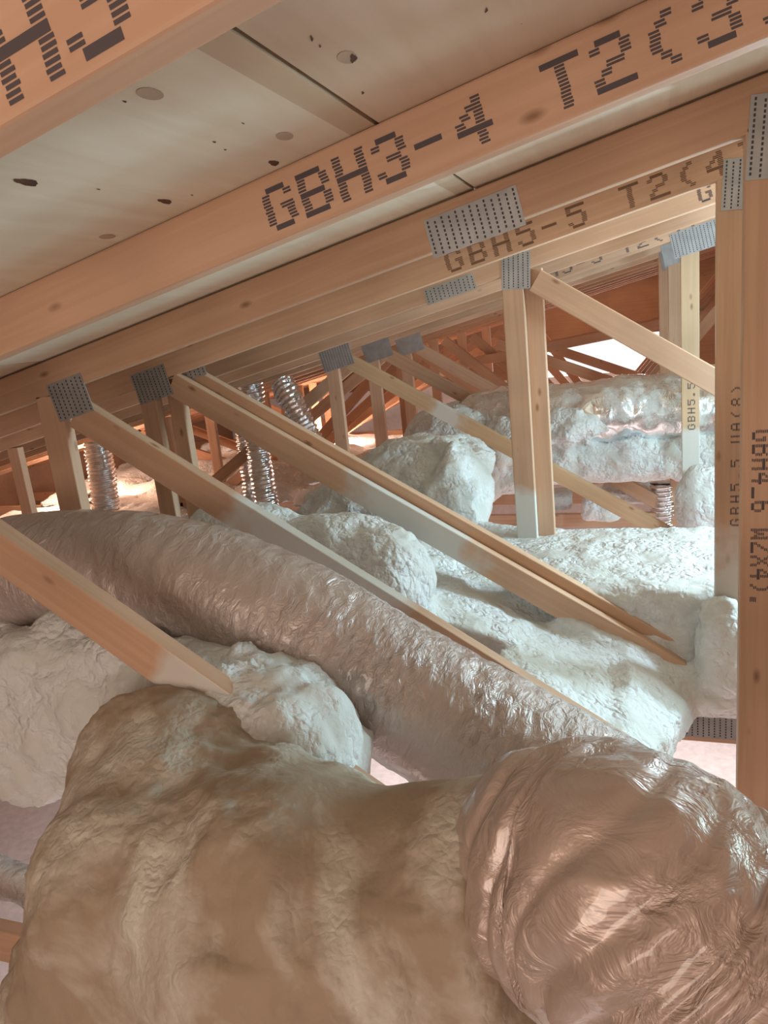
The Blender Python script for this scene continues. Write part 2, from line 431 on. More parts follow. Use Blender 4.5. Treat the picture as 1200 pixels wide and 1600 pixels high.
# ------------------------------------------------------------------ lettering: dot-matrix stamp
FONT = {
    'G': ['01110', '10001', '10000', '10011', '10001', '10001', '01110'],
    'B': ['11110', '10001', '10001', '11110', '10001', '10001', '11110'],
    'H': ['10001', '10001', '10001', '11111', '10001', '10001', '10001'],
    '3': ['01110', '10001', '00001', '00110', '00001', '10001', '01110'],
    '4': ['00010', '00110', '01010', '10010', '11111', '00010', '00010'],
    '5': ['11111', '10000', '11110', '00001', '00001', '10001', '01110'],
    '6': ['00110', '01000', '10000', '11110', '10001', '10001', '01110'],
    '8': ['01110', '10001', '10001', '01110', '10001', '10001', '01110'],
    '2': ['01110', '10001', '00001', '00110', '01000', '10000', '11111'],
    'T': ['11111', '00100', '00100', '00100', '00100', '00100', '00100'],
    'W': ['10001', '10001', '10001', '10101', '10101', '11011', '10001'],
    'Z': ['11111', '00001', '00010', '00100', '01000', '10000', '11111'],
    'X': ['10001', '10001', '01010', '00100', '01010', '10001', '10001'],
    'U': ['10001', '10001', '10001', '10001', '10001', '10001', '01110'],
    'A': ['01110', '10001', '10001', '11111', '10001', '10001', '10001'],
    '(': ['00010', '00100', '01000', '01000', '01000', '00100', '00010'],
    ')': ['01000', '00100', '00010', '00010', '00010', '00100', '01000'],
    '-': ['00000', '00000', '00000', '11110', '00000', '00000', '00000'],
    '_': ['00000', '00000', '00000', '00000', '00000', '00000', '11111'],
    '.': ['00000', '00000', '00000', '00000', '00000', '01100', '01100'],
    ' ': ['00000'] * 7,
}


def lettering(parent, text, x, z, h, wdt, yfront, flip=False, pitch=None, mat=None):
    """stamp on the front (-y) face of a bar; x = start, z = base line in the bar's own frame, h = letter height, wdt = letter width"""
    V = []; Fa = []; ph = h / 7; pw = wdt / 5; adv = pitch or wdt * 1.32; lr = random.Random(text + str(x))

    def quad(x0, x1, z0, z1):
        n = len(V); sh = 0.0
        for (a, b) in ((x0, z0), (x1, z0), (x1, z1), (x0, z1)):
            V.append((-a if flip else a, yfront, -b if flip else b))
        Fa.append((n, n + 1, n + 2, n + 3))
    for k, ch in enumerate(text):
        g = FONT[ch]
        for r in range(7):
            row = g[r]; c = 0
            while c < 5:
                if row[c] == '1':
                    e = c
                    while e < 5 and row[e] == '1': e += 1
                    x0 = x + k * adv + c * pw; x1 = x + k * adv + e * pw + pw * .4; zt = z + h - r * ph
                    if e - c >= 3:
                        quad(x0, x1, zt - ph * .92, zt - ph * .06)
                    else:
                        for q in range(2):
                            j = lr.uniform(-.12, .12) * pw
                            quad(x0 + j, x1 + j, zt - ph * (.5 * q + .38), zt - ph * (.5 * q + .04))
                    c = e
                else:
                    c += 1
    o = link('printed_lettering', mesh_np('printed_lettering', V, Fa, mat or M_INK, False), parent); o['kind'] = 'stuff'
    return o


# ------------------------------------------------------------------ trusses
BOT = -1.31                      # centre line of the bottom chords
YT = [0.44, 1.03, 1.64, 2.25, 2.86, 3.47, 4.08, 4.69, 5.30, 5.91, 6.52, 7.13, 7.74, 8.35, 8.96]


def bar(name, root, x0, z0, x1, z1, y, wdt=CW, t=CT, mat=None):
    """lumber from (x0,z0) to (x1,z1) in the truss plane, front face at depth y"""
    L = math.hypot(x1 - x0, z1 - z0); a = math.atan2(z1 - z0, x1 - x0)
    me = cham_box(name, L, t, wdt, 0.0035, mat or M_WOOD)
    rl = root.location
    return link(name, me, root, ((x0 + x1) / 2 - rl.x, y + t / 2 - rl.y, (z0 + z1) / 2 - rl.z), (0, -a, 0))


def plate(root, xc, zc, y, lw, lh, ang, slots=True):
    """toothed connector plate pressed on the front face at depth y"""
    rl = root.location
    me = cham_box('connector_plate', lw, 0.0014, lh, 0.0003, M_PLATE)
    o = link('connector_plate', me, root, (xc - rl.x, y - 0.0008 - rl.y, zc - rl.z), (0, -ang, 0))
    if slots:
        bl = []; cols = max(3, int(lw / 0.0155)); rows = max(4, int(lh / 0.0088))
        for i in range(cols):
            xx = -lw / 2 + (i + .5) * lw / cols
            for j in range(rows):
                zz = -lh / 2 + (j + .5 + (.25 if i % 2 else -.25)) * lh / rows
                if abs(zz) > lh / 2 - .004: continue
                bl.append((xx - .0019, xx + .0019, -0.0011, -0.0006, zz - .0032, zz + .0022))
        s = link('tooth_slots', boxes_mesh('tooth_slots', bl, M_SLOT), o); s['kind'] = 'stuff'
    return o


def truss(k, label, xl=-6.2, xr=2.9, bottom=True, mat=None, chord_dz=0.0, y=None):
    y = YT[k] if y is None else y
    root = link('roof_truss', None, None, (0, y + CT / 2, BOT - CW / 2))
    tag(root, label, 'roof truss', 'roof trusses')
    zc = lambda x: (ztop(x) + zbot(x)) / 2 + chord_dz
    root_top = bar('top_chord', root, xl, zc(xl), xr, zc(xr), y, CW, CT, mat)
    if bottom: bar('bottom_chord', root, xl, BOT, xr, BOT, y, CW, CT, mat)
    return root, root_top


def chord_x(top, x):               # own x of a chord for world x
    return (x - top.location.x) / math.cos(ANG)


def post(root, x, y, wdt=0.084, mat=None, dz=0.0, zb=None):
    return bar('web_post', root, x, BOT + CW / 2 + 0.002 if zb is None else zb, x, zbot(x) - 0.004 + dz, y, wdt, CT, mat)


def diag(root, x0, z0, x1, z1, y, wdt=0.084, mat=None):
    return bar('web_diagonal', root, x0, z0, x1, z1, y, wdt, CT, mat)


# truss 0: only its chord crosses the top left corner
t0, c0 = truss(0, 'nearest roof truss, its chord crossing the top left corner with big letters')
p = at(-75, 190, YT[0])
lettering(c0, 'GBH3', chord_x(c0, at(92, 45, YT[0])[0]) - 3 * 0.058, -0.038, 0.062, 0.046, -CT / 2 - .0004, pitch=0.058)
# truss 1
t1, c1 = truss(1, 'roof truss whose chord is stamped GBH3-4 T2(3 in large dotted letters')
lettering(c1, 'GBH3-4 T2(3)', chord_x(c1, at(415, 330, YT[1])[0]), -0.033, 0.060, 0.044, -CT / 2 - .0004, pitch=(at(1085, 70, YT[1])[0] - at(415, 330, YT[1])[0]) / 10 / math.cos(ANG))
M_W1 = wood('pine_front_brace', foam=(-0.17, 1.5, 0.05, 1))
diag(t1, -1.56, -0.075, 0.12, -1.21, YT[1], 0.084, M_W1)
post(t1, -1.70, YT[1])
post(t1, 0.235, YT[1])
# truss 2
M_W2 = wood('pine_sprayed_brace', foam=(-0.42, 0.1, 0.12))
t2, c2 = truss(2, 'roof truss with splice plate on its chord and post stamped GBH4_6 at right edge', chord_dz=-0.004)
post(t2, -1.555, YT[2], 0.08)
b2 = post(t2, 0.181 + .0445, YT[2], 0.089)
diag(t2, -1.475, -0.135, 0.13, -1.175, YT[2], 0.084, M_W2)
plate(t2, -1.475, -0.092, YT[2], 0.125, 0.105, ANG)
plate(t2, 0.235, 0.268, YT[2], 0.10, 0.145, -0.06)
q0 = at(740, 345, YT[2]); plate(t2, q0[0], q0[2] - .004, YT[2], 0.205, 0.082, ANG)
zc2 = b2.location.z + t2.location.z
lettering(b2, 'GBH4_6 WZX4).', -(at(1180, 672, YT[2])[2] - zc2), -0.026, 0.045, 0.022, -CT / 2 - .0004, flip=True, pitch=0.0295)
# truss 3 (two plies nailed together)
M_W3 = wood('pine_sprayed_end', foam=(-0.25, 0.22, 0.1))
M_B3 = wood('pine_post_sprayed_foot', foam=(-1.5, -0.22, 0.12))
t3, c3 = truss(3, 'two-ply roof truss stamped GBH5-5 T2(4) with post left of the edge post')
post(t3, -1.685, YT[3], 0.07)
bar('web_post', t3, -1.60, BOT + .05, -1.60, zbot(-1.60) - .004, YT[3] + .042, 0.06)
b3 = post(t3, 0.182 + .0445, YT[3], 0.089, M_B3)
diag(t3, -1.575, -0.110, 0.15, -1.17, YT[3], 0.084, M_W3)
bar('web_diagonal', t3, -1.56, -0.078, 0.165, -1.138, YT[3] + .042, 0.084)
plate(t3, -1.655, -0.105, YT[3], 0.15, 0.11, ANG)
plate(t3, -1.50, -0.068, YT[3] + .0415, 0.09, 0.06, ANG)
plate(t3, 0.235, 0.268, YT[3], 0.08, 0.125, -0.05)
q0 = at(1112, 1133, YT[3]); plate(t3, q0[0], q0[2], YT[3], 0.16, 0.09, 0)
lettering(c3, 'GBH5-5 T2(4)', chord_x(c3, at(695, 400, YT[3])[0]), -0.036, 0.062, 0.048, -CT / 2 - .0004, pitch=0.0725, mat=M_INK_BROWN)
zc3 = b3.location.z + t3.location.z
lettering(b3, 'GBH5.5 UA(8)', at(1142, 822, YT[3])[2] - zc3, -0.024, 0.03, 0.02, -CT / 2 - .0004, pitch=0.0345)
# truss 4 (two plies)
M_M4 = wood('pine_post_sprayed_low', foam=(-1.5, -0.12, 0.05))
t4, c4 = truss(4, 'two-ply roof truss with the paired posts standing in the middle')
m4 = post(t4, -0.459, YT[4], 0.08, M_M4)
m5 = bar('web_post', t4, -0.392, BOT + .05, -0.392, zbot(-.392) - .004, YT[4] + .042, 0.075)
lettering(m5, 'GBH6 6 W4', 0.18 - .9, -0.034, 0.018, 0.014, -CT / 2 - .0004, pitch=0.022)
diag(t4, -0.375, 0.115, 0.55, -0.52, YT[4], 0.084)
post(t4, 0.60, YT[4])
q0 = at(806, 422, YT[4]); plate(t4, q0[0], q0[2], YT[4], 0.105, 0.135, -0.05)
q0 = at(703, 452, YT[4]); plate(t4, q0[0], q0[2], YT[4], 0.2, 0.06, ANG)
lettering(c4, 'G', chord_x(c4, at(1090, 306, YT[4])[0]), -0.03, 0.055, 0.04, -CT / 2 - .0004)
post(t4, at(30, 750, YT[4])[0], YT[4], 0.07)
# trusses 5 to 8
t5, c5 = truss(5, 'bare roof truss just behind the paired middle posts')
post(t5, 0.62, YT[5])
t6, c6 = truss(6, 'roof truss with a lettered post in front of the foil duct')
a6 = post(t6, -1.735, YT[6], 0.08)
M_B6 = wood('pine_post_foam_foot', (0.7, 0.5, 0.33), (0.58, 0.38, 0.22), foam=(-1.6, -0.18, 0.04))
b6 = post(t6, 0.212, YT[6], 0.085, M_B6)
M_W6 = wood('pine_brace_sprayed', (0.66, 0.46, 0.29), (0.52, 0.32, 0.18), foam=(-0.45, -0.26, 0.08))
diag(t6, -1.62, -0.165, 0.1, -1.225, YT[6], 0.084, M_W6)
plate(t6, -1.70, -0.13, YT[6], 0.2, 0.13, ANG); plate(t6, 0.235, 0.265, YT[6], 0.21, 0.12, ANG)
lettering(a6, 'GBH5 6', -.25, -0.03, 0.03, 0.022, -CT / 2 - .0004, pitch=.034)
lettering(b6, 'GBH5.5 W', at(1076, 672, YT[6])[2] - (b6.location.z + t6.location.z), -0.022, 0.036, 0.028, -CT / 2 - .0004, pitch=.042)
q0 = at(1047, 833, YT[6]); plate(t6, q0[0], q0[2], YT[6], 0.12, 0.07, 0)
lettering(c6, 'GBH5-5 T2(5)', chord_x(c6, -0.62), -0.03, 0.05, 0.05, -CT / 2 - .0004, pitch=.075)
for k, lab, xo in ((7, 'roof truss with a grey plate behind the lettered post truss', 0.0), (8, 'roof truss half hidden behind the foam boulder', 0.04)):
    t, c = truss(k, lab)
    post(t, -1.70 + xo, YT[k]); post(t, 0.17 - xo, YT[k])
    diag(t, -1.60 + xo, -0.16, 0.08, -1.22, YT[k])
    plate(t, -1.66 + xo, -0.125, YT[k], 0.2, 0.13, ANG, False); plate(t, 0.18, 0.25, YT[k], 0.16, 0.12, ANG, False)
    post(t, -3.4, YT[k]); diag(t, -3.45, -1.22, -1.85, -0.2, YT[k])
FARL = ['roof truss sixth from the far end, seen past the foil duct', 'roof truss fifth from the far end, seen past the foil duct', 'roof truss fourth from the far end, reddish in the lamp light',
        'roof truss third from the far end, reddish in the lamp light', 'second last roof truss before the far wall', 'last roof truss before the far wall']
for q, k in enumerate(range(9, 15)):
    t, c = truss(k, FARL[q], mat=M_WOOD_REDLIT)
    o = 0.12 * q
    post(t, -3.2 - o, YT[k], mat=M_WOOD_REDLIT); post(t, -1.9 + o, YT[k], mat=M_WOOD_REDLIT); post(t, 0.9, YT[k], mat=M_WOOD_REDLIT)
    diag(t, -3.1 - o, -1.2, -1.95 + o, -0.2, YT[k], mat=M_WOOD_REDLIT)
    diag(t, -1.8 + o, -0.15, -0.5, -1.2, YT[k], mat=M_WOOD_REDLIT)
    diag(t, -0.45, -1.2, 0.85, 0.3, YT[k] + .0, mat=M_WOOD_REDLIT)
    diag(t, -4.6, -0.72, -3.3 - o, -1.2, YT[k], mat=M_WOOD_REDLIT)
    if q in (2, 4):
        bar('bracing', t, -1.85 + o, -0.40, 0.9, -0.12, YT[k] - .04, mat=M_WOOD_REDLIT)
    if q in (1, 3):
        bar('bracing', t, -1.2, -0.22, 0.5, -0.95, YT[k] - .04, mat=M_WOOD_REDLIT)

# ------------------------------------------------------------------ flexible ducts
def spline(pts, n):
    P = np.array(pts, float); P = np.vstack([2 * P[0] - P[1], P, 2 * P[-1] - P[-2]])
    out = []; m = len(P) - 3
    for s in np.linspace(0, m - 1e-6, n):
        i = int(s); t = s - i; a, b, c, d = P[i:i + 4]
        out.append(0.5 * (2 * b + (c - a) * t + (2 * a - 5 * b + 4 * c - d) * t * t + (3 * b - a - 3 * c + d) * t ** 3))
    return np.array(out)


def tube(name, pts, rad, mat, nl=300, nc=120, rib=0.003, pitch=0.05, pleat=0.006, seed=1, sag=0.0, over=None, fine=(55, 3.0), twist=0.0, folds=()):
    C = spline(pts, nl); T = np.gradient(C, axis=0); T /= np.linalg.norm(T, axis=1)[:, None]
    ln = np.concatenate([[0], np.cumsum(np.linalg.norm(np.diff(C, axis=0), axis=1))])
    up = np.array([0, 0, 1.0]); 
    if abs(T[:, 2]).mean() > .8: up = np.array([0, 1.0, 0])
    S = np.cross(T, up); S /= np.linalg.norm(S, axis=1)[:, None]; U = np.cross(S, T)
    th = np.linspace(0, 2 * np.pi, nc, endpoint=False)
    rad = np.interp(np.linspace(0, 1, nl), np.linspace(0, 1, len(rad)), rad) if hasattr(rad, '__len__') else np.full(nl, rad)
    lt, tt = np.meshgrid(ln, th, indexing='ij')
    c, s = np.cos(tt), np.sin(tt)
    d = rib * np.sin(2 * np.pi * lt / pitch + tt)
    Q = np.stack([(lt + twist * s) * fine[0] * .35, c * fine[1] * .5, s * fine[1] * .5], -1)
    d += pleat * (0.5 - 2 * np.abs(fbm(Q, 2, seed)))
    Q = np.stack([(lt + twist * s) * fine[0], c * fine[1], s * fine[1]], -1)
    d += pleat * .5 * (0.3 - np.abs(fbm(Q, 2, seed + 5)))
    Q = np.stack([lt * 7, c * 1.2, s * 1.2], -1); d += pleat * 1.3 * fbm(Q, 2, seed + 9)
    for (l0, wd, dep, ph) in folds:
        g = (lt + twist * 1.6 * s - l0) / wd; d -= dep * np.exp(-g * g) * np.clip(0.6 + np.cos(tt - ph), 0, 1)
    rr = rad[:, None] + d
    V = C[:, None, :] + rr[..., None] * (c[..., None] * S[:, None, :] + s[..., None] * U[:, None, :])
    if sag: V[..., 2] -= sag * (s < 0) * 0
    V = V.reshape(-1, 3)
    i, j = np.meshgrid(np.arange(nl - 1), np.arange(nc), indexing='ij')
    j2 = (j + 1) % nc
    Fq = np.stack([i * nc + j, i * nc + j2, (i + 1) * nc + j2, (i + 1) * nc + j], -1).reshape(-1, 4)
    base = C.mean(0)
    me = mesh_np(name, V - base, Fq[:, ::-1], mat)
    uvl = me.uv_layers.new(name='UVMap')
    li = np.empty(len(me.loops), dtype=np.int32); me.loops.foreach_get('vertex_index', li)
    u = ln[li // nc]; v = (li % nc) / nc * 3.0; v = np.abs(v - 1.5)
    uvl.data.foreach_set('uv', np.stack([u, v], -1).astype(np.float32).ravel())
    if over is not None:
        a = me.attributes.new('overspray', 'FLOAT', 'POINT')
        a.data.foreach_set('value', over(V, lt.ravel(), tt.ravel(), np.repeat(np.linspace(0, 1, nl), nc)).astype(np.float32))
    o = link(name, me, None, tuple(base))
    return o


# long duct lying in the bay between the second and third trusses
def cpt(px, py, Y): return at(px, py, Y)


D1 = [cpt(-330, 1080, 1.37), cpt(-130, 950, 1.37), cpt(20, 900, 1.37), cpt(160, 893, 1.37), cpt(300, 915, 1.37), cpt(450, 975, 1.36), cpt(600, 1065, 1.35), cpt(720, 1135, 1.34), cpt(860, 1215, 1.32), cpt(1000, 1300, 1.3)]


def over1(V, l, t, u):
    low = np.clip((-np.sin(t) - 0.2) * 1.3, 0, 1); right = np.clip((V[:, 0] + 0.85) * 2.2, 0, 1)
    return 0.10 + 0.95 * low * right + .2 * low


d1 = tube('insulated_flex_duct', D1, 0.148, M_FOIL_OVER, 620, 190, 0.0006, 0.06, 0.0035, 3, over=over1, twist=0.05, fine=(60, 4.0))
tag(d1, 'long mauve foil-jacketed flex duct running behind the front brace', 'duct', 'insulated flex ducts')
# duct at the lower right, coming out of the foam
D2 = [cpt(790, 1355, .83), cpt(840, 1355, .80), cpt(885, 1360, .77), cpt(935, 1375, .745), cpt(1000, 1405, .715), cpt(1100, 1470, .70), cpt(1230, 1565, .69), cpt(1400, 1680, .69)]


def over2(V, l, t, u):
    return 0.0 + 0.75 * np.clip((-np.sin(t) - 0.1) * 1.2, 0, 1) * np.clip((0.03 - V[:, 0]) * 8, 0, 1)


d2 = tube('insulated_flex_duct', D2, [.10, .125, .15, .157, .152, .148, .147, .147], M_FOIL_NEAR, 520, 220, 0.0004, 0.05, 0.008, 8, over=over2, twist=-0.022, fine=(44, 2.6),
          folds=[(.10, .006, .008, .3), (.135, .006, .010, -.4), (.165, .009, .010, -.9), (.19, .004, .007, .4), (.215, .006, .009, -.2), (.245, .011, .012, -.8), (.275, .004, .007, .5), (.30, .008, .011, -.5), (.335, .011, .014, -1.0), (.37, .005, .008, .2), (.40, .01, .012, -.5), (.44, .013, .014, -.9), (.26, .004, .006, 1.3), (.35, .005, .007, 1.1), (.42, .005, .007, 1.0), (.48, .006, .009, .8)])
tag(d2, 'crinkled foil flex duct emerging from tan foam at the lower right', 'duct', 'insulated flex ducts')
# foil duct across the back
D3 = [cpt(700, 690, 4.75), cpt(760, 660, 4.6), cpt(830, 652, 4.5), cpt(900, 650, 4.45), cpt(980, 640, 4.45), cpt(1060, 640, 4.45), cpt(1180, 640, 4.5), cpt(1300, 640, 4.5)]
d3 = tube('insulated_flex_duct', D3, 0.19, M_FOIL_BACK, 260, 110, 0.002, 0.1, 0.012, 12, fine=(14, 2.0))
tag(d3, 'bright foil flex duct crossing behind the middle posts', 'duct', 'insulated flex ducts')
# small bare foil ducts standing beyond
for (pts, r, lab) in (
        ([cpt(390, 598, 4.4), cpt(395, 630, 4.4), cpt(402, 690, 4.4), cpt(412, 760, 4.4), cpt(425, 830, 4.4)], .075, 'shiny bare foil duct rising behind the long brace'),
        ([cpt(440, 598, 4.45), cpt(455, 625, 4.4), cpt(478, 670, 4.4), cpt(500, 715, 4.4), cpt(535, 770, 4.4)], .072, 'ribbed bare foil duct leaning left of the lettered post'),
        ([cpt(150, 690, 4.4), cpt(158, 730, 4.4), cpt(165, 790, 4.4), cpt(170, 850, 4.4)], .09, 'bare foil duct between the two left posts'),
        ([cpt(372, 610, 4.9), cpt(376, 650, 4.9), cpt(385, 720, 4.9), cpt(395, 800, 4.9)], .05, 'thin foil duct just left of the shiny one')):
    o = tube('foil_duct', pts, r, M_FOIL_BRIGHT, 150, 64, 0.006, 0.03, 0.010, int(r * 999), fine=(30, 1.5))
    tag(o, lab, 'duct', 'bare foil ducts')


# ------------------------------------------------------------------ spray foam (signed distance fields, meshed with surface nets)
def surface_nets(v, org, h):
    s = v < 0; nx, ny, nz = v.shape
    cnt = np.zeros((nx - 1, ny - 1, nz - 1), np.int8); acc = np.zeros((nx - 1, ny - 1, nz - 1, 3), np.float32)
    sl = lambda d, n: slice(d, n - 1 + d)
    cor = [(a, b, c) for a in (0, 1) for b in (0, 1) for c in (0, 1)]
    for a in cor:
        for ax in range(3):
            if a[ax]: continue
            b = list(a); b[ax] = 1
            va = v[sl(a[0], nx), sl(a[1], ny), sl(a[2], nz)]; vb = v[sl(b[0], nx), sl(b[1], ny), sl(b[2], nz)]
            m = (va < 0) != (vb < 0); t = np.where(m, va / np.where(m, va - vb, 1), 0)
            cnt += m
            for q in range(3):
                acc[..., q] += m * (a[q] + (t if q == ax else 0))
    act = cnt > 0; idx = -np.ones(act.shape, np.int64); idx[act] = np.arange(act.sum())
    ii = np.argwhere(act); V = (ii + acc[act] / cnt[act][:, None]) * h + org
    faces = []
    for ax in range(3):
        b1, b2_ = [(1, 2), (2, 0), (0, 1)][ax]
        sa = [slice(1, -1)] * 3; sa[ax] = slice(0, -1); sb = list(sa); sb[ax] = slice(1, None)
        A = s[tuple(sa)]; B = s[tuple(sb)]; ch = np.argwhere(A != B); 
        if not len(ch): continue
        flip = A[A != B]
        g = ch.copy(); g[:, b1] += 1; g[:, b2_] += 1
        e1 = np.zeros(3, int); e1[b1] = 1; e2 = np.zeros(3, int); e2[b2_] = 1
        f = lambda p: idx[p[:, 0], p[:, 1], p[:, 2]]
        q = np.stack([f(g - e1 - e2), f(g - e2), f(g), f(g - e1)], -1)
        q[~flip] = q[~flip][:, ::-1]
        faces.append(q)
    return V, np.concatenate(faces)


def smin(a, b, k):
    h = np.clip(0.5 + 0.5 * (b - a) / k, 0, 1); return b + (a - b) * h - k * h * (1 - h)


def sd_ell(P, c, r):
    q = (P - np.asarray(c, np.float32)) / np.asarray(r, np.float32); k = np.linalg.norm(q, axis=-1)
    return (k - 1) * min(r)


def sd_cap(P, a, b, ra, rb):
    a = np.asarray(a, np.float32); b = np.asarray(b, np.float32); ba = b - a
    t = np.clip(((P - a) @ ba) / (ba @ ba), 0, 1)
    return np.linalg.norm(P - a - t[..., None] * ba, axis=-1) - (ra + (rb - ra) * t)


def sd_box(P, c, e, r):
    q = np.abs(P - np.asarray(c, np.float32)) - (np.asarray(e, np.float32) - r)
    return np.linalg.norm(np.maximum(q, 0), axis=-1) + np.minimum(q.max(-1), 0) - r


def foam(name, lo, hi, h, sdf, label, mat, lump=(0.02, 9.0), crumb=(0.005, 45.0), seed=1, cut=None):
    lo = np.asarray(lo, float); hi = np.asarray(hi, float); n = np.ceil((hi - lo) / h).astype(int) + 1
    G = np.stack(np.meshgrid(*[lo[k] + h * np.arange(n[k]) for k in range(3)], indexing='ij'), -1).astype(np.float32)
    v = sdf(G); band = np.abs(v) < lump[0] * 2.5 + 2 * h
    v[band] += lump[0] * fbm(G[band] * lump[1], 3, seed)
    if cut is not None: v = np.maximum(v, cut(G))
    # close the piece at the borders of its block
    for ax in range(3):
        for e in (0, -1):
            s = [slice(None)] * 3; s[ax] = e; v[tuple(s)] = np.maximum(v[tuple(s)], h * .5)
    V, Fq = surface_nets(v, lo, h)
    base = np.array([(lo[0] + hi[0]) / 2, (lo[1] + hi[1]) / 2, lo[2]])
    me = mesh_np(name, V - base, Fq, mat)
    if crumb[0]:
        nn = np.empty(len(me.vertices) * 3, np.float32); me.vertices.foreach_get('normal', nn); nn = nn.reshape(-1, 3)
        msk = np.clip(fbm(V * 5.0, 2, seed + 40) * 2.2 + 0.45, 0.05, 1)
        d = crumb[0] * fbm(V * crumb[1], 2, seed + 60) * msk
        V2 = V + nn * d[:, None]
        me.vertices.foreach_set('co', (V2 - base).astype(np.float32).ravel()); me.update()
    o = link(name, me, None, tuple(base))
    if label: tag(o, label, 'spray foam', 'foam masses')
    return o


def E(px, py, Y, rx, rz, ry):
    """ellipsoid seen at (px, py): half sizes rx, rz in photograph pixels, ry in metres of depth"""
    c = at(px, py, Y); k = scale(c); return c, (rx * k, ry, rz * k)


# --- foreground mass
FG = [E(440, 1430, .77, 240, 215, .19), E(240, 1420, .78, 190, 205, .18), E(170, 1570, .75, 150, 170, .16),
      E(480, 1660, .70, 420, 100, .15), E(800, 1660, .70, 120, 110, .12)]
COL_C = at(872, 1360, .775); COL_N = at(935, 1375, .745) - at(840, 1355, .80); COL_N = COL_N / np.linalg.norm(COL_N)


def sdf_fg(P):
    d = None
    for c, r in FG:
        e = sd_ell(P, c, r); d = e if d is None else smin(d, e, 0.06)
    d = smin(d, sd_cap(P, at(860, 1400, .79), at(560, 1445, .77), .150, .165), 0.05)
    # shoulder rising to the front brace
    c, r = E(285, 1195, .99, 150, 120, .11); d = smin(d, sd_ell(P, c, r), 0.12)
    c, r = E(330, 1310, .90, 240, 120, .13); d = smin(d, sd_ell(P, c, r), 0.10)
    # drooping folds of the sprayed skin
    band = np.abs(d) < 0.06; Q = P[band]
    Wp = Q + 0.05 * np.stack([perlin(Q * 7, 71), perlin(Q * 7, 72), perlin(Q * 7, 73)], -1)
    rid = 1 - 2.2 * np.abs(perlin(Wp * np.array([9.0, 9.0, 3.2], np.float32), 74))
    msk = np.clip(perlin(Q * 3.1, 75) * 2.5 + 0.55, 0, 1)
    d[band] -= 0.016 * np.clip(rid, -.4, 1) * msk
    rid2 = 1 - 2.2 * np.abs(perlin(Wp * np.array([21.0, 21.0, 12.0], np.float32), 76))
    d[band] -= 0.004 * np.clip(rid2, -.4, 1) * (1 - msk * .5)
    return d


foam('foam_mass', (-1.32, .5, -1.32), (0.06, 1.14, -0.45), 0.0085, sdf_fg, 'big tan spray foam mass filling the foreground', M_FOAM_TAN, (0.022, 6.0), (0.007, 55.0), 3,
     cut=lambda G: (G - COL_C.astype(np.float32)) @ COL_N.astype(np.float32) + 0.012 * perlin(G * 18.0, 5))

# --- foam bank left behind the brace
LB = [E(40, 1130, 1.18, 120, 130, .12), E(330, 1080, 1.15, 110, 60, .09), E(440, 1120, 1.16, 80, 75, .09), E(490, 1215, 1.12, 60, 75, .10), E(430, 1170, 1.07, 90, 80, .09), E(500, 1180, 1.08, 70, 75, .10), E(415, 1150, 1.03, 70, 50, .05), E(330, 1110, 1.12, 110, 70, .08), E(-80, 1080, 1.25, 140, 150, .13), E(150, 1050, 1.2, 160, 90, .1), E(250, 1170, 1.17, 180, 90, .09)]


def sdf_lb(P):
    d = None
    for c, r in LB:
        e = sd_ell(P, c, r); d = e if d is None else smin(d, e, 0.09)
    return d


foam('foam_bank', (-1.75, .92, -1.25), (-0.5, 1.36, -0.5), 0.0095, sdf_lb, 'cream foam bank under the long duct, left of the gap', M_FOAM, (0.03, 9.0), (0.011, 45.0), 9)

# --- foam bed between trusses with the bright ledge
def sdf_bed(P):
    x, y, z = P[..., 0], P[..., 1], P[..., 2]
    top = -1.035 + 0.34 * np.clip(-(x + .1), 0, .7) + 0.02 * np.sin(x * 9 + y * 6) - 0.9 * np.clip(x + .06, 0, .2) * (y < 2.3)
    d = np.maximum(z - top, -1.26 - z)
    d = np.maximum(d, np.minimum(np.minimum(x + 1.0, -0.4 - x), 1.98 - y))
    d = np.maximum(d, np.minimum(x + 0.02 - .27 * (y - 1.7), 2.235 - y))
    d = smin(d, sd_box(P, (0.12, 2.67, -1.05), (0.80, .37, .18), .05), 0.04)
    c, r = E(600, 915, 2.0, 80, 100, .17); d = smin(d, sd_ell(P, c, r), 0.05)
    c, r = E(520, 860, 2.02, 90, 60, .15); d = smin(d, sd_ell(P, c, r), 0.05)
    c, r = E(380, 860, 2.0, 120, 80, .15); d = smin(d, sd_ell(P, c, r), 0.05)
    c, r = E(1132, 1020, 2.22, 42, 95, .06); d = smin(d, sd_ell(P, c, r), 0.05)
    # ridge sprayed over the lower end of the brace, with a hollow under it
    d = smin(d, sd_cap(P, at(890, 975, 2.27), at(1100, 1075, 2.27), .035, .05), 0.05)
    d = np.maximum(d, -sd_cap(P, at(1040, 1056, 2.14), at(1110, 1088, 2.17), .018, .03))
    return d


foam('foam_bed', (-2.1, 1.7, -1.266), (0.95, 3.06, -0.5), 0.0125, sdf_bed, 'white foam bed with a bright flat ledge below the middle posts', M_FOAM, (0.018, 11.0), (0.011, 48.0), 15)

# --- boulder
BO = [E(650, 760, 3.3, 110, 75, .3), E(715, 790, 3.15, 45, 95, .25), E(560, 800, 3.2, 90, 60, .3), E(690, 720, 3.5, 80, 40, .3), E(700, 850, 3.12, 70, 60, .2)]


def sdf_bo(P):
    d = None
    for c, r in BO:
        e = sd_ell(P, c, r); d = e if d is None else smin(d, e, 0.07)
    return np.maximum(d, -1.26 - P[..., 2])


foam('foam_boulder', (-1.75, 2.92, -1.266), (-0.42, 4.06, -0.38), 0.0155, sdf_bo, 'big lumpy foam boulder with a smooth bright right face', M_FOAM, (0.05, 6.5), (0.014, 24.0), 22)

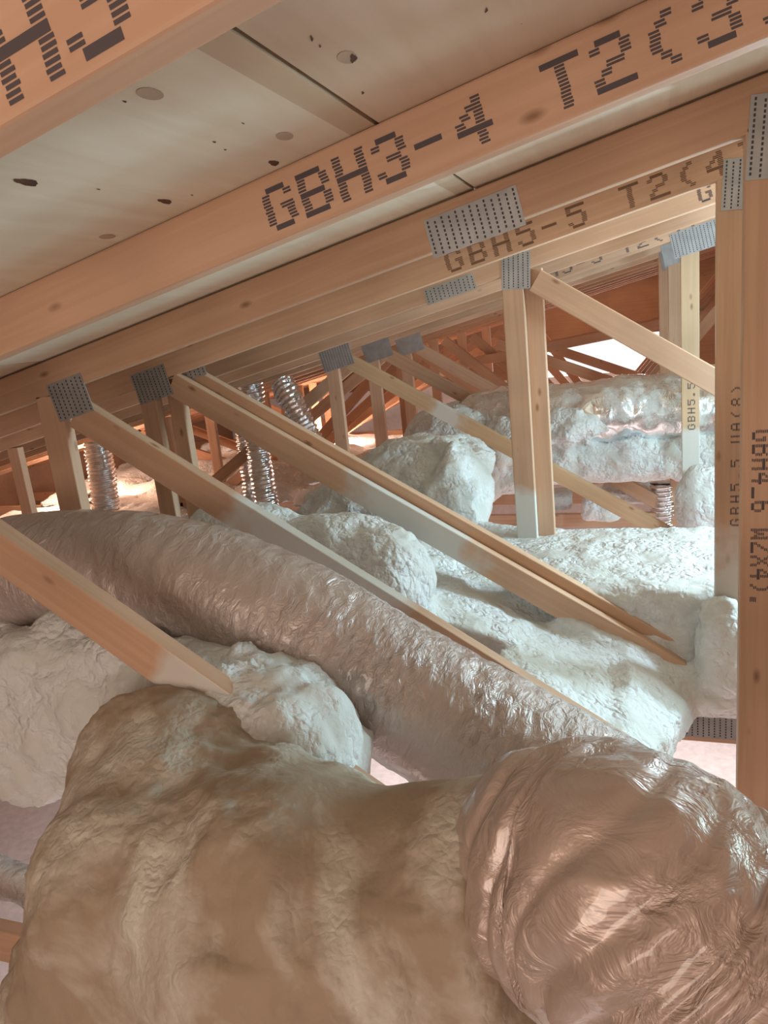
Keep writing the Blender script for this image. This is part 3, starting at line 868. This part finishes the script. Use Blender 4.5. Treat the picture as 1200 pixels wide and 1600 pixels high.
# --- mound behind the boulder and foam-coated pipe under the back duct
BM = [E(705, 680, 4.5, 75, 50, .28), E(740, 730, 4.4, 60, 60, .25)]


def sdf_bm(P):
    d = None
    for c, r in BM:
        e = sd_ell(P, c, r); d = e if d is None else smin(d, e, 0.07)
    return d


foam('foam_mound', (-1.5, 4.14, -1.1), (-0.5, 4.66, -0.4), 0.016, sdf_bm, 'grey foam mound between boulder and foil duct', M_FOAM, (0.04, 7.0), (0.014, 24.0), 31)


def sdf_pp(P):
    d = sd_cap(P, at(720, 745, 4.4), at(880, 722, 4.4), .14, .13)
    d = smin(d, sd_cap(P, at(880, 722, 4.4), at(1180, 700, 4.4), .13, .15), .05)
    for c, r in (E(890, 665, 4.32, 55, 30, .12), E(800, 690, 4.35, 60, 40, .14)):
        d = smin(d, sd_ell(P, c, r), .06)
    return d


foam('foam_pipe', (-1.2, 4.14, -1.2), (0.75, 4.66, -0.5), 0.016, sdf_pp, 'crusty foam-coated pipe under the bright foil duct', M_FOAM, (0.04, 9.0), (0.016, 30.0), 37)


def sdf_ft(P):
    c, r = E(1095, 790, 3.95, 38, 65, .12); d = sd_ell(P, c, r)
    c, r = E(1150, 800, 3.95, 60, 70, .12); d = smin(d, sd_ell(P, c, r), .05)
    return np.maximum(d, -1.26 - P[..., 2])


foam('foam_heap', (0.0, 3.75, -1.266), (0.75, 4.07, -0.65), 0.015, sdf_ft, 'grey foam heap around the foot of the lettered post', M_FOAM, (0.02, 8.0), (0.008, 30.0), 41)


# --- far foam floor to the left
def sdf_fl(P):
    top = -1.12 + 0.05 * np.sin(P[..., 0] * 3) + .06 * np.sin(P[..., 1] * 2.3)
    return np.maximum(P[..., 2] - top, -1.26 - P[..., 2])


foam('foam_floor', (-5.2, 3.1, -1.266), (-1.8, 8.0, -0.85), 0.035, sdf_fl, 'pale foam floor far back on the left', M_FOAM, (0.10, 2.6), (0.02, 14.0), 51)


def sdf_lp(P):
    return sd_cap(P, at(-170, 1310, 1.30), at(70, 1390, 1.24), .055, .05)


foam('foam_pipe', (-2.1, 1.12, -1.5), (-1.3, 1.45, -0.95), 0.012, sdf_lp, 'short foam-coated pipe at the left edge beside the foreground foam', M_FOAM, (0.02, 12.0), (0.008, 40.0), 61)

# --- scraps of foam lying on the bottom chords beyond the ledge
SCR = [(775, 800, 3.6, .10, .05, .09, 'at the foot of the boulder'), (862, 790, 4.85, .13, .07, .11, 'left of the long brace foot'), (940, 800, 4.55, .11, .08, .09, 'second right of the paired posts'),
       (905, 825, 3.55, .09, .05, .09, 'close behind the bright ledge'), (985, 800, 5.0, .18, .07, .12, 'farthest, under the crusty pipe')]
for q, (px, py, Y, rx, rz, ry, where) in enumerate(SCR):
    c = at(px, py, Y); c[2] = BOT + CW / 2 + rz * .8
    lo_ = (c[0] - rx * 1.4, c[1] - ry * 1.4, BOT + CW / 2 + .002); hi_ = (c[0] + rx * 1.4, c[1] + ry * 1.4, c[2] + rz * 1.6)

    def sdf_sc(P, c=c, e=(rx, ry, rz)):
        return np.maximum(sd_box(P, c, e, min(e) * .6), BOT + CW / 2 + .004 - P[..., 2])
    o = foam('foam_scrap', lo_, hi_, 0.014, sdf_sc, 'grey foam scrap on the bottom chords, ' + where, M_FOAM, (0.025, 12.0), (0.01, 35.0), 70 + q)
    o['group'] = 'foam scraps'
o = tube('foil_duct', [at(1036, 755, 4.75), at(1037, 790, 4.75), at(1038, 830, 4.75)], .075, M_FOIL_BRIGHT, 90, 64, 0.005, 0.03, 0.006, 77, fine=(30, 1.5))
tag(o, 'short bare foil duct dropping behind the lettered post foot', 'duct', 'bare foil ducts')
